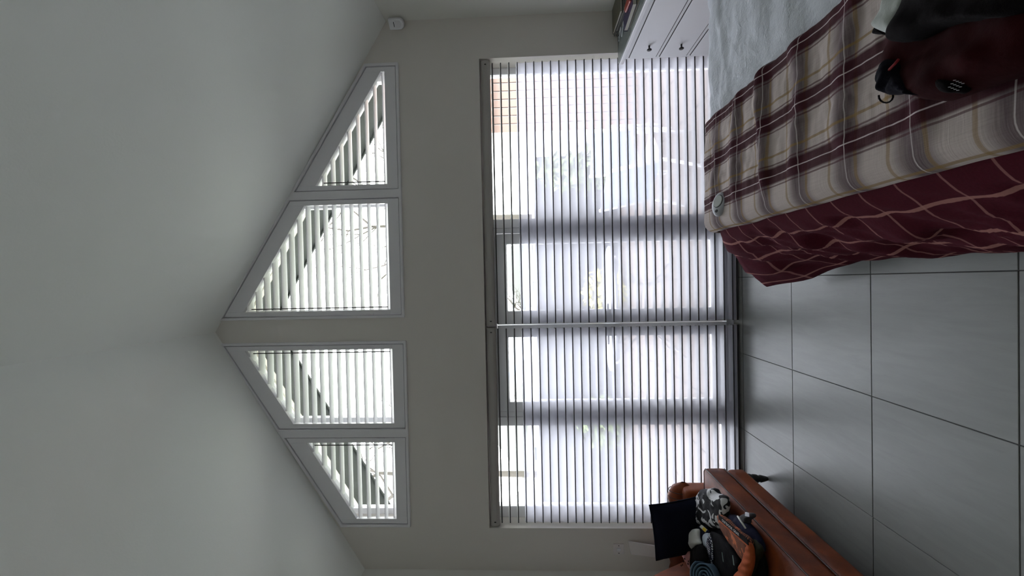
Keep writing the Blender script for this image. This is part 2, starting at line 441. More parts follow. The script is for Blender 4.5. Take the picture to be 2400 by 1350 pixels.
# ------------------------------------------------------------------ garden doors and side windows
YF0, YF1 = 3.40, 3.47
DX = [(OX0, -1.206), (-1.206, -.352), (-.352, .534), (.534, OX1)]
def fixed_light(n, x0, x1, gx0, gx1, label):
    w = thing('window_%d' % n, ((x0 + x1) / 2, YF0, 0), label, None, kind='structure')
    holed([(x0, 0), (x1, 0), (x1, OZ), (x0, OZ)], [[(gx0, .09), (gx1, .09), (gx1, 1.985), (gx0, 1.985)]], YF0, YF1).build('window_frame', m_upvc, w, bevel=.006)
    B().box(gx0 - .01, gx1 + .01, 3.43, 3.44, .08, 1.995).build('pane', m_glass, w)
fixed_light(3, OX0, -1.13, -1.888, -1.206, 'tall fixed window beside the garden doors on the sofa side')
fixed_light(4, .46, OX1, .534, 1.738, 'tall fixed window beside the garden doors behind the bed')
fr = holed([(-1.13, 0), (.46, 0), (.46, OZ), (-1.13, OZ)], [[(-1.085, .05), (.415, .05), (.415, 1.945), (-1.085, 1.945)]], YF0 + .005, YF1 + .01).build('trim_3', m_upvc, bevel=.006)
struct(fr, 'white plastic frame around the pair of garden doors')
def gdoor(n, x0, x1, gx0, gx1, hx, sgn, label):
    w = thing('door_%d' % n, ((x0 + x1) / 2, YF0, .055), label, None, kind='structure')
    holed([(x0, .055), (x1, .055), (x1, 1.94), (x0, 1.94)], [[(gx0, .16), (gx1, .16), (gx1, 1.852), (gx0, 1.852)]], YF0 - .012, YF1).build('door_leaf', m_upvc, w, bevel=.006)
    B().box(gx0 - .01, gx1 + .01, 3.43, 3.44, .15, 1.862).build('pane', m_glass, w)
    h = box(hx - .017, hx + .017, YF0 - .022, YF0 - .012, .885, 1.115).build('handle_plate', m_steel, w, bevel=.006)
    B().tube([(hx, YF0 - .02, 1.03), (hx, YF0 - .06, 1.03), (hx + sgn * .02, YF0 - .066, 1.03), (hx + sgn * .11, YF0 - .066, 1.03)], .009, 8).build('lever', m_steel, h, smooth=True)
    B().tube([(hx, YF0 - .028, .93), (hx, YF0 - .012, .93)], .011, 12).build('lock_cylinder', m_steel, h, smooth=True)
gdoor(1, -1.08, -.356, -1.0, -.458, -.408, -1, 'left leaf of the white glazed garden doors')
gdoor(2, -.350, .41, -.237, .322, -.295, 1, 'right leaf of the white glazed garden doors')
struct(box(OX0, OX1, 3.395, 3.53, -.06, .006).build('trim_4', m_upvc, bevel=.003), 'white threshold below the garden doors')

# ------------------------------------------------------------------ sheer vane blinds
def blind(x0, x1, label):
    t = thing('vane_blind', ((x0 + x1) / 2, 3.32, 0), label, 'blind', 'pair of blinds over the garden doors')
    prof = [(3.345, 1.95), (3.345, 2.022), (3.28, 2.022), (3.268, 2.014), (3.262, 2.0), (3.262, 1.97), (3.268, 1.956), (3.28, 1.948)]
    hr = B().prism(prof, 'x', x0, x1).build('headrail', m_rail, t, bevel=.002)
    for x, s in ((x0, -1), (x1, 1)):
        B().prism([(y + (y - 3.305) * .04, z + (z - 1.985) * .05) for y, z in prof], 'x', x, x + s * .006).build('end_cap', m_rail, hr, bevel=.001)
        box(x - s * .03 - .004, x - s * .03 + .004, 3.2595, 3.263, 1.975, 1.99).build('screw_hole', m_dark, hr)
    n, pitch, zt = 29, .0671, 1.929
    c = B(); pts = []
    tilt = math.radians(12)
    for k in range(9):
        q = k / 8; yy = q * .052; zz = .004 * math.sin(math.pi * q)
        pts.append((3.298 + yy * math.cos(tilt) - zz * math.sin(tilt), yy * math.sin(tilt) + zz * math.cos(tilt)))
    poly = [(y, z + .0012) for y, z in pts][::-1] + [(y, z - .0012) for y, z in pts]
    c.prism(poly, 'x', x0 + .006, x1 - .006)
    e = B().prism([(3.2955, -.0045), (3.300, -.0045), (3.300, .0035), (3.2955, .0035)], 'x', x0 + .004, x1 - .004)
    v0 = e0 = None
    base = Vector((0, 0, 0))
    for i in range(n):
        z = zt - pitch * i
        if v0 is None:
            v0 = c.build('vane', m_vane, t, smooth=False); e0 = e.build('vane_edge', m_edge, v0)
            v0.location.z = z; vv = v0
        else:
            vv = v0.copy(); COL.objects.link(vv); vv.parent = t; vv.location = (0, 0, z)
            ee = e0.copy(); COL.objects.link(ee); ee.parent = vv
    B().box(x0 + .008, x1 - .008, 3.303, 3.3035, .012, 1.737).build('sheer_fabric', m_sheer, t)
    box(x0 + .004, x1 - .004, 3.298, 3.345, .012, .022).build('bottom_rail', m_vane, t, bevel=.002)
    box(x0 + .004, x1 - .004, 3.2955, 3.2985, .008, .022).build('bottom_edge', m_edge, t)
blind(-.338, 1.783, 'right white vane blind over the garden doors, reaching behind the bed')
blind(-1.972, -.368, 'left white vane blind over the garden doors, reaching behind the leather sofa')

# ------------------------------------------------------------------ patio and garden
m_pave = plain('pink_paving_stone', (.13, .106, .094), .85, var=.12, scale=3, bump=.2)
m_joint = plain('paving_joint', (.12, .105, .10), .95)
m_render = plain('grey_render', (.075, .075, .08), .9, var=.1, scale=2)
m_coping = plain('pale_coping', (.55, .54, .52), .9)
m_shed = plain('pinkish_timber', (.20, .14, .12), .8, var=.15, scale=4)
m_bright = plain('white_batten', (.85, .85, .85), .6)
m_leaf = plain('olive_leaf', (.16, .20, .09), .7, var=.4, scale=8)
m_yellow = plain('yellow_leaf', (.42, .38, .10), .7, var=.3, scale=8)
m_bark = plain('dark_bark', (.07, .06, .055), .9)
m_roof = plain('grey_roof', (.16, .16, .165), .8, var=.1)
m_house = plain('pale_house_wall', (.62, .60, .57), .9)
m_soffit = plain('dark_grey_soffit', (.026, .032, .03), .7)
m_cream = plain('cream_trim', (.75, .74, .66), .5)
m_table = plain('pale_grey_table', (.22, .23, .26), .4)
m_iron = plain('grey_iron', (.30, .28, .27), .5)
PZ = -.12
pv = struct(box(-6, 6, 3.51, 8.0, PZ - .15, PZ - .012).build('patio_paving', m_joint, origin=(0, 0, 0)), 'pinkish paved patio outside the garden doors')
p0 = None
for i in range(20):
    for j in range(8):
        loc = (-5.7 + i * .6, 3.81 + j * .56, PZ - random.random() * .004)
        if p0 is None:
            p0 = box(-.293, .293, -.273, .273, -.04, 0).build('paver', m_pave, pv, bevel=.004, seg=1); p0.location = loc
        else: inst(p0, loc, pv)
struct(box(-60, 60, 8.0, 90, -1.0, -.2).build('lawn', m_leaf), 'garden ground beyond the patio wall')
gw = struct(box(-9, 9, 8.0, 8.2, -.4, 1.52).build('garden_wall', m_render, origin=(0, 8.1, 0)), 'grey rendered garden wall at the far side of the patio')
c0 = None
for i in range(18):
    o = box(-.49, .49, 7.96, 8.24, 1.52, 1.57) if c0 is None else None
    if c0 is None: c0 = o.build('coping_stone', m_coping, gw, bevel=.006, seg=1); c0.location.x = -8.5
    else: q = inst(c0, (-8.5 + i, 0, 0), gw)
# timber shed
sh = thing('garden_shed', (3.5, 7.0, PZ), 'pinkish timber shed with pale board joints beyond the bed side window', 'shed')
box(2.42, 4.8, 6.55, 7.9, PZ, 2.25).build('shed_body', m_bright, sh)
b0 = None
for i in range(18):
    if b0 is None: b0 = box(2.42, 2.53, 6.52, 6.555, PZ, 2.2).build('board', m_shed, sh)
    else: inst(b0, (i * .131, 0, 0), sh)
B().prism([(6.4, 2.2), (8.0, 2.55), (8.0, 2.62), (6.4, 2.27)], 'x', 2.3, 4.9).build('shed_roof', plain('rust_roof', (.33, .13, .07), .7), sh)
# shrubs made of leaf clusters
def shrub(loc, rx, rz, mat, label, nleaf=420, seed=1):
    rnd = random.Random(seed); t = thing('shrub', loc, label, 'shrub', 'garden shrubs')
    b = B()
    for _ in range(nleaf):
        d = Vector((rnd.gauss(0, 1), rnd.gauss(0, 1), rnd.gauss(0, 1))).normalized() * (.55 + .45 * rnd.random())
        p = Vector((loc[0] + d.x * rx, loc[1] + d.y * rx * .8, loc[2] + rz * (1 + d.z)))
        u = Vector((rnd.gauss(0, 1), rnd.gauss(0, 1), rnd.gauss(0, .6))).normalized(); w = u.cross(d).normalized(); s_ = .05 + .05 * rnd.random()
        b.add([p - u * s_, p + w * s_ * .45, p + u * s_, p - w * s_ * .45], [(0, 1, 2, 3)])
    tag(b.build('foliage', mat, t), None, kind='stuff')
    st = B()
    for k in range(5):
        a = k * 1.26; st.tube([(loc[0], loc[1], loc[2]), (loc[0] + math.cos(a) * rx * .3, loc[1] + math.sin(a) * rx * .3, loc[2] + rz * .7), (loc[0] + math.cos(a) * rx * .6, loc[1] + math.sin(a) * rx * .5, loc[2] + rz * 1.4)], [.02, .015, .006], 5)
    st.build('stems', m_bark, t)
shrub((1.95, 7.2, PZ), .36, .88, m_leaf, 'green shrub standing beside the timber shed', 500, 1)
shrub((-.2, 7.5, PZ), .45, .42, m_yellow, 'low yellow shrub by the garden wall behind the oval table', 420, 2)
shrub((-2.6, 7.5, PZ), .5, .5, m_leaf, 'low green shrub by the garden wall beyond the sofa side', 420, 3)
# houses beyond
def house(x0, x1, y, ev, rg, label, dep=7):
    t = thing('house', ((x0 + x1) / 2, y, -1), label, 'building', 'houses beyond the garden')
    box(x0, x1, y, y + dep, -1, ev).build('house_walls', m_house, t)
    xm = (x0 + x1) / 2; rf = B().prism([(x0 - .4, ev - .1), (x1 + .4, ev - .1), (xm, rg)], 'y', y - .3, y + dep).build('roof', m_roof, t)
    box(xm - 1.4, xm - .8, y + 2, y + 2.6, ev, rg + .9).build('chimney', m_house, rf)
    for k in (.25, .75):
        xx = x0 + (x1 - x0) * k; w = box(xx - .5, xx + .5, y - .05, y + .05, ev - 1.6, ev - .5).build('window', m_upvc, t)
        box(xx - .42, xx + .42, y - .06, y - .045, ev - 1.5, ev - .6).build('pane', m_soffit, w)
house(-1.6, 3.4, 26, 2.0, 3.5, 'distant house with grey roof above the garden wall behind the doors')
house(-12.5, -6.5, 26, 2.1, 4.4, 'distant house with grey roof above the garden wall on the sofa side')
house(-22, -16, 26, 2.0, 4.0, 'distant house with grey roof far out beyond the left side window')
# bare trees
def tree(x, y, h, seed, label):
    rnd = random.Random(seed); t = thing('bare_tree', (x, y, -.3), label, 'tree', 'bare trees beyond the garden')
    tr, br = B(), B()
    tr.tube([(x, y, -.3), (x + .1, y, h * .3), (x, y + .1, h * .5)], [.16, .12, .09], 7)
    def grow(p, d, L, r, n):
        q = p + d * L * .5 + Vector((rnd.gauss(0, .05), rnd.gauss(0, .05), rnd.gauss(0, .05))) * L; e = q + (d + Vector((rnd.gauss(0, .25), rnd.gauss(0, .25), rnd.gauss(0, .15)))).normalized() * L * .5
        br.tube([p, q, e], [r, r * .8, r * .55], 5 if n > 2 else 3, caps=False)
        if n:
            for s_ in (q, e, e):
                dd = (d + Vector((rnd.gauss(0, .6), rnd.gauss(0, .6), rnd.gauss(.05, .4)))).normalized(); grow(s_, dd, L * .68, r * .55, n - 1)
    for k in range(5):
        a = k * 1.257 + rnd.random(); grow(Vector((x, y + .1, h * (.3 + .05 * k))), Vector((math.cos(a) * .7, math.sin(a) * .7, .9)).normalized(), h * .2, .095, 4)
    tr.build('trunk', m_bark, t); br.build('branches', m_bark, t)
tree(3.0, 19, 14, 4, 'bare leafless tree seen through the tall shutter on the bed side')
tree(-8.6, 18, 14.5, 5, 'bare leafless tree seen through the low shutter above the sofa')
tree(-1.9, 22, 5.2, 12, 'small bare tree behind the garden doors')
# roof overhang over the gable
ov = thing('roof_overhang', (APX, D + WT, 2.8), 'dark soffit under the gable roof outside the high windows', 'soffit')
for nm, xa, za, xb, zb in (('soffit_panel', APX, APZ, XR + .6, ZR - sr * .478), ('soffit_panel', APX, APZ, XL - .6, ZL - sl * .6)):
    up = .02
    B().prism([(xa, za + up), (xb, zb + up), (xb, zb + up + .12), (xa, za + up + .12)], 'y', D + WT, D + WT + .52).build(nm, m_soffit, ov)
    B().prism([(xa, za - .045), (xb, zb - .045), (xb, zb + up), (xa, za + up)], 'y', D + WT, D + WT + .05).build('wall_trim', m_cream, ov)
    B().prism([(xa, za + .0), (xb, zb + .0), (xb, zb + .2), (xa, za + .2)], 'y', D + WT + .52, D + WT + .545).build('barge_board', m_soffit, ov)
# oval table with curved legs
tb = thing('oval_garden_table', (-.33, 4.85, PZ), 'oval pale garden table with curved iron legs outside the doors', 'table')
b = B(); b.prism([(-.33 + .74 * math.cos(a * math.pi / 24), 4.85 + .40 * math.sin(a * math.pi / 24)) for a in range(48)], 'z', .70, .725); b.build('table_top', m_table, tb, bevel=.006)
for sx in (-1, 1):
    for sy in (-1, 1):
        pts = [(-.33 + sx * (.60 - .33 * math.sin(k / 12 * math.pi) ** 1.2 ) , 4.85 + sy * (.26 - .16 * math.sin(k / 12 * math.pi)), .70 - (.70 - PZ) * k / 12) for k in range(13)]
        B().tube(pts, .013, 7).build('leg', m_iron, tb, smooth=True)
B().tube([(-.33 + .26 * math.cos(a * math.pi / 12), 4.85 + .14 * math.sin(a * math.pi / 12), .31) for a in range(25)], .009, 6).build('leg_ring', m_iron, tb, smooth=True)
# two garden chairs
m_sling = plain('blue_grey_sling', (.36, .41, .48), .7)
def gchair(x, y, rz, label):
    t = thing('garden_chair', (0, 0, 0), label, 'chair', 'garden chairs on the patio')
    for sx in (-.27, .27):
        B().tube([(sx, -.24, 0), (sx, -.26, .42), (sx, .22, .40), (sx, .38, .98)], .018, 8).build('frame', m_bright, t, smooth=True)
        B().tube([(sx, .34, 0), (sx, .2, .4)], .016, 8).build('leg', m_bright, t, smooth=True)
        B().tube([(sx, -.27, .42), (sx, -.27, .62), (sx, .27, .64)], .018, 8).build('arm', m_bright, t, smooth=True)
    B().add([(-.26, -.25, .425), (.26, -.25, .425), (.26, .22, .405), (-.26, .22, .405)], [(0, 1, 2, 3)]).build('seat', m_sling, t, solid=.012)
    B().add([(-.26, .22, .41), (.26, .22, .41), (.26, .38, .97), (-.26, .38, .97)], [(0, 1, 2, 3)]).build('backrest', m_sling, t, solid=.012)
    t.location = (x, y, PZ); t.rotation_euler.z = rz
gchair(1.25, 4.6, 2.2, 'garden chair with blue grey sling seat just outside the side window')
gchair(1.75, 5.5, 2.7, 'garden chair with blue grey sling seat standing further out on the patio')

# ------------------------------------------------------------------ chest of drawers
dz = plain('glass_top_green_grey', (.16, .19, .18), .08)
DX0, DY0, DY1, DT = 1.722, 2.335, 3.222, .935
dr = thing('chest_of_drawers', (1.92, 2.78, 0), 'white chest of drawers with black knobs in the corner beyond the bed', 'chest of drawers')
bd = box(DX0, XR - .012, DY0, DY1, .06, .895)
bd.build('body', m_dresser, dr, bevel=.004)
box(DX0 - .03, XR - .008, DY0 - .02, 3.240, .895, .928).build('top_board', m_dresser, dr, bevel=.006)
box(DX0 - .028, XR - .01, DY0 - .018, 3.238, .9285, .9345).build('glass_top', dz, dr, bevel=.001)
rows = [(.857, .657), (.625, .425), (.392, .192)]
for zt, zb in rows:
    box(DX0 - .0015, DX0 + .01, DY0 + .022, DY1 - .022, zb - .006, zt + .006).build('drawer_gap', m_gap, dr)
    d = box(DX0 - .006, DX0 + .012, DY0 + .027, DY1 - .027, zb, zt).build('drawer', m_dresser, dr, bevel=.0025)
    for y in (DY1 - .185, DY0 + .14):
        z = (zt + zb) / 2 - .005
        k = B(); n = 14; prof = [(.0, .006), (.022, .0055), (.034, .008), (.038, .0145), (.036, .0155), (.028, .0165)]
        pr = [(.001, 0.0065), (.018, .006), (.024, .009), (.028, .017), (.033, .018), (.036, .014), (.037, .001)]
        vs = [(DX0 - .006 - h, y + r * math.cos(2 * math.pi * j / n), z + r * math.sin(2 * math.pi * j / n)) for h, r in pr for j in range(n)]
        fs = [(i * n + j, i * n + (j + 1) % n, (i + 1) * n + (j + 1) % n, (i + 1) * n + j) for i in range(len(pr) - 1) for j in range(n)]
        k.add(vs, fs + [tuple(range(n)), tuple(range((len(pr) - 1) * n, len(pr) * n))]).build('knob', m_dark, d, smooth=True)
for y in (DY0 + .03, DY1 - .03):
    for x in (DX0 + .03, XR - .05):
        box(x - .022, x + .022, y - .022, y + .022, 0, .06).build('foot', m_dresser, dr, bevel=.003)
# books and magazines on it
def book(x0, x1, y0, y1, z0, z1, rz, cover, page, label, group='books on the chest of drawers'):
    cx, cy = (x0 + x1) / 2, (y0 + y1) / 2
    t = thing('book', (cx, cy, z0), label, 'book', group)
    w, d, h = (x1 - x0) / 2, (y1 - y0) / 2, z1 - z0
    c = .0025 if h > .012 else .0012
    B().box(cx - w + .004, cx + w - .004, cy - d + .004, cy + d, z0 + c, z1 - c).build('pages', page, t)
    B().box(cx - w, cx + w, cy - d, cy + d, z0, z0 + c).build('back_cover', cover, t)
    B().box(cx - w, cx + w, cy - d, cy + d, z1 - c, z1).build('front_cover', cover, t)
    B().box(cx - w, cx + w, cy + d, cy + d + c, z0, z1).build('spine', cover, t)
    t.rotation_euler.z = rz
m_page = plain('page_cream', (.62, .60, .53), .9)
m_pagew = plain('page_grey', (.42, .42, .40), .9)
cov = {n: plain('cover_' + n, c, .4, var=.25, scale=30) for n, c in dict(black=(.012, .012, .012), dark_green=(.05, .055, .03), brown=(.06, .04, .035), red=(.30, .035, .02), purple=(.035, .03, .08), grey=(.2, .2, .2), olive=(.09, .085, .045)).items()}
Z0 = .935
stk = [('black', .009), ('grey', .005), ('black', .012), ('black', .007), ('olive', .014)]
z = Z0; names_ = ['black magazine at the bottom', 'thin grey magazine second from the bottom', 'thick black book in the middle', 'thin black book second from the top', 'olive patterned book on top']
for i, (c, h) in enumerate(stk):
    j = (i * 37 % 5 - 2) * .004
    book(1.905 + j, 2.09 + j, 2.93 + abs(j), 3.222 - .018 * (i % 3) - abs(j), z, z + h, .03 * (i % 3 - 1), cov[c], m_pagew if i % 2 else m_page, names_[i] + ' of the stack at the back'); z += h
book(1.745, 1.86, 2.60, 2.86, Z0, Z0 + .006, .06, cov['olive'], m_pagew, 'thin magazine lying under the dark paperback near the front of the chest')
book(1.755, 1.86, 2.66, 2.90, Z0 + .0065, Z0 + .034, .10, cov['purple'], m_page, 'dark purple paperback with cream page edges near the front of the chest')
tag(B().prism([(1.80, 2.67), (1.85, 2.66), (1.862, 2.76), (1.85, 2.83), (1.81, 2.80)], 'z', Z0 + .0345, Z0 + .049).build('red_pouch', cov['red'], bevel=.006), 'small red pouch lying on the dark paperback', 'pouch')
cb = []
for k in range(60):
    a = k / 59; cb.append((1.84 + .035 * math.sin(a * 13) + .02 * a, 2.98 + .20 * a + .02 * math.cos(a * 17), Z0 + .006 + .006 * abs(math.sin(a * 9))))
tag(B().tube(cb, .0028, 6).build('charging_cable', plain('white_cable', (.8, .82, .85), .4), smooth=True), 'thin white cable bunched on the glass top beside the books', 'cable')

# ------------------------------------------------------------------ corner alarm sensor, wall plate, leaning strip
al = thing('alarm_sensor', (2.075, 3.205, 2.60), 'small white motion sensor in the upper corner under the ceiling', 'sensor')
cx, cy, cz = 2.068, 3.198, 2.672
ax = Vector((-1, -1, 0)).normalized(); sd = Vector((1, -1, 0)).normalized()
def ap(s_, f_, z_): return Vector((cx, cy, cz)) + sd * s_ + ax * f_ + Vector((0, 0, z_))
pr = [(-.036, .058), (.036, .058), (.038, .0), (.036, -.034), (.024, -.052), (0, -.058), (-.024, -.052), (-.036, -.034), (-.038, 0)]
B().add([ap(s_, .022 - .004 * (abs(z_) > .05), z_) for s_, z_ in pr] + [ap(s_ * 1.05, -.02, z_ * 1.02) for s_, z_ in pr], [tuple(range(9)), tuple(range(17, 8, -1))] + [(i, (i + 1) % 9, (i + 1) % 9 + 9, i + 9) for i in range(9)]).build('housing', m_upvc, al, bevel=.004)
B().add([ap(s_, f_, z_) for f_ in (.020, .0245) for s_, z_ in ((-.017, .0185), (.017, .0185), (.017, .0145), (-.017, .0145))], [(0, 1, 2, 3), (7, 6, 5, 4), (0, 4, 5, 1), (2, 6, 7, 3), (0, 3, 7, 4), (1, 5, 6, 2)]).build('slot', m_dark, al)
B().add([ap(s_, f_, z_) for f_ in (.018, .0235) for s_, z_ in ((-.026, .004), (.026, .004), (.022, -.03), (0, -.042), (-.022, -.03))], [(0, 1, 2, 3, 4), (9, 8, 7, 6, 5)] + [(i, (i + 1) % 5, (i + 1) % 5 + 5, i + 5) for i in range(5)]).build('lens', m_white, al)
m_plate = plain('plate_white', (.74, .70, .69), .35, var=.02)
wp = thing('wall_switch', (-2.146, D, .953), 'white switch plate on the wall left of the garden doors', 'switch')
box(-2.189, -2.103, D - .009, D, .953, 1.039).build('plate', m_plate, wp, bevel=.004)
box(-2.158, -2.134, D - .013, D - .008, .980, 1.012).build('rocker', m_white, wp, bevel=.002)
for x in (-2.176, -2.116): B().tube([(x, D - .0105, .996), (x, D - .008, .996)], .0038, 10).build('screw', m_dark, wp)
sp_ = B().add([(-2.075, D - .008, .922), (-2.178, D - .008, .905), (-2.192, D - .10, .30), (-2.120, D - .10, .30), (-2.075, D - .022, .922), (-2.178, D - .022, .905), (-2.192, D - .114, .30), (-2.120, D - .114, .30)],
     [(0, 1, 2, 3), (7, 6, 5, 4), (0, 4, 5, 1), (1, 5, 6, 2), (2, 6, 7, 3), (3, 7, 4, 0)])
tag(sp_.build('packaging_strip', plain('offwhite_board', (.80, .76, .75), .6, var=.04, bump=.3, bscale=30), bevel=.003), 'off white board strip leaning on the wall behind the sofa', 'board')

# ------------------------------------------------------------------ sofa
so = thing('leather_sofa', (-1.83, 2.2, 0), 'tan leather sofa with black turned legs heaped with clothes', 'sofa')
SX, SY0, SY1 = -1.38, .9, 2.985
def rbox(x0, x1, y0, y1, z0, z1, r, crown=0, n=(10, 24, 6), amp=0, sc=3):
    """rounded soft block as a dense box pushed to a superellipsoid skin"""
    b = B(); bm = bmesh.new(); bmesh.ops.create_cube(bm, size=2)
    bmesh.ops.subdivide_edges(bm, edges=bm.edges[:], cuts=14, use_grid_fill=True)
    hx, hy, hz = (x1 - x0) / 2, (y1 - y0) / 2, (z1 - z0) / 2; c = Vector(((x0 + x1) / 2, (y0 + y1) / 2, (z0 + z1) / 2))
    def sm(t): return math.copysign(1 - (1 - abs(t)) ** 1.8, t)
    for v in bm.verts:
        p = Vector((sm(v.co.x) * hx, sm(v.co.y) * hy, sm(v.co.z) * hz))
        q = Vector((max(-hx + r, min(hx - r, p.x)), max(-hy + r, min(hy - r, p.y)), max(-hz + r, min(hz - r, p.z))))
        d = p - q; p = q + (d.normalized() * r if d.length > 1e-9 else d) if d.length > 1e-9 else p
        if crown and p.z > 0: p.z += crown * (1 - (p.x / hx) ** 2) * (1 - (p.y / hy) ** 4)
        w = c + p
        if amp: w += Vector((noise.noise(w * sc), noise.noise(w * sc + Vector((9, 0, 0))), noise.noise(w * sc + Vector((0, 7, 0))))) * amp
        v.co = w
    bm.verts.index_update(); b.add([v.co.copy() for v in bm.verts], [tuple(v.index for v in f.verts) for f in bm.faces]); bm.free(); return b
box(-2.26, SX - .03, SY0 + .05, SY1 - .03, .135, .27).build('base_frame', m_leather, so, bevel=.03, seg=3)
rbox(SX - .09, SX + .005, SY0, SY1, .145, .278, .035, amp=.004).build('front_rail', m_leather, so, smooth=True)
sc_ = rbox(-2.02, SX + .012, SY0, SY1 + .005, .286, .432, .03, crown=.04, amp=.006).build('seat_cushion', m_leather, so, smooth=True)
for z_, in_ in ((.425, .006), (.292, .006)):
    B().tube([(-1.9, SY1 + .002, z_), (SX - .02, SY1 + .002, z_), (SX + .006, SY1 - .02, z_), (SX + .012, SY1 - .1, z_), (SX + .012, (SY0 + SY1) / 2, z_), (SX + .012, SY0 + .05, z_)], .0045, 6).build('piping', m_piping, sc_, smooth=True)
# rolled far arm
arm = B(); N = 20
def armP(u, v):
    x = -1.545 - u * .72; a = 2 * math.pi * v; r = .088 + .006 * math.cos(u * 40)
    if u < .12: r *= math.sqrt(max(0.02, 1 - ((.12 - u) / .12) ** 2)) 
    return Vector((x, 3.115 + r * math.cos(a) * .8, .53 + r * 1.25 * math.sin(a)))
arm.grid(armP, 24, 25); arm.build('arm_roll', m_leather, so, smooth=True)
rbox(-2.25, -1.56, 3.0, 3.17, .14, .56, .04).build('arm_panel', m_leather, so, smooth=True)
for k in range(4):
    u = .08 + k * .06; x = -1.545 - u * .72
    r = .09 * (math.sqrt(max(.02, 1 - ((.12 - u) / .12) ** 2)) if u < .12 else 1)
    B().tube([(x, 3.115 + r * .82 * math.cos(a), .53 + r * 1.27 * math.sin(a)) for a in [math.pi * (.1 + .9 * j / 10) for j in range(11)]], .003, 5).build('pleat', m_piping, so, smooth=True)
# shaped back
def backtop(y):
    t_ = max(0, min(1, (3.10 - y) / .36)); s_ = t_ * t_ * (3 - 2 * t_); return .50 + .46 * s_
def backP(u, v):
    y = 3.12 - u * 2.2; top = backtop(y); a = v
    # cross section: front face up, over the roll, down the back
    lean = -.06
    if a < .45: k = a / .45; x = -2.0 + lean * k; z_ = .30 + (top - .36) * k
    elif a < .75:
        k = (a - .45) / .3 * math.pi; x = -2.135 + .075 * math.cos(k) ; z_ = top - .06 + .06 * math.sin(k)
    else: k = (a - .75) / .25; x = -2.21 - .06 * k; z_ = top - .06 - (top - .2) * k
    return Vector((x, y, z_))
bk = B(); bk.grid(backP, 70, 28); bk.build('backrest', m_leather, so, smooth=True, solid=.01)
for (x, y) in ((-1.435, 2.945), (-1.435, .98), (-2.15, 2.945), (-2.15, .98)):
    B().lathe([(.013, 0), (.017, .012), (.022, .03), (.026, .05), (.021, .062), (.029, .075), (.031, .10), (.026, .108), (.034, .12), (.034, .15)], (x, y, 0), 16).build('leg', m_dark, so, smooth=True)

# navy cushion
cu = thing('cushion', (-1.75, 2.87, .44), 'navy velvet cushion with piped edge leaning in the sofa corner', 'cushion')
CM = Matrix.Translation((-1.738, 2.86, .655)) @ Matrix.Rotation(math.radians(-6), 4, 'Y') @ Matrix.Rotation(math.radians(8), 4, 'X')
def pil(sgn):
    def P(u, v):
        a, b_ = u * 2 - 1, v * 2 - 1; e = (1 - a ** 4) * (1 - b_ ** 4)
        px = a * .192 * (1 - .05 * (1 - b_ * b_)); pz = b_ * .192 * (1 - .05 * (1 - a * a))
        t_ = .075 * max(0, e) ** .55 + .004 * noise.noise(Vector((a * 3, b_ * 3, sgn)))
        return CM @ Vector((px, sgn * t_, pz))
    return P
b = B(); b.grid(pil(-1), 26, 26); b.build('front_cover', m_navy, cu, smooth=True)
b = B(); b.grid(pil(1), 26, 26); b.build('back_cover', m_navy, cu, smooth=True)
edge = []
for k in range(80):
    s_ = k / 20; i = int(s_) % 4; q = (s_ % 1) * 2 - 1
    a, b_ = [(q, -1), (1, q), (-q, 1), (-1, -q)][i]
    edge.append(CM @ Vector((a * .194 * (1 - .05 * (1 - b_ * b_)), 0, b_ * .194 * (1 - .05 * (1 - a * a)))))
B().tube(edge + [edge[0]], .005, 6).build('piping', m_navy, cu, smooth=True)

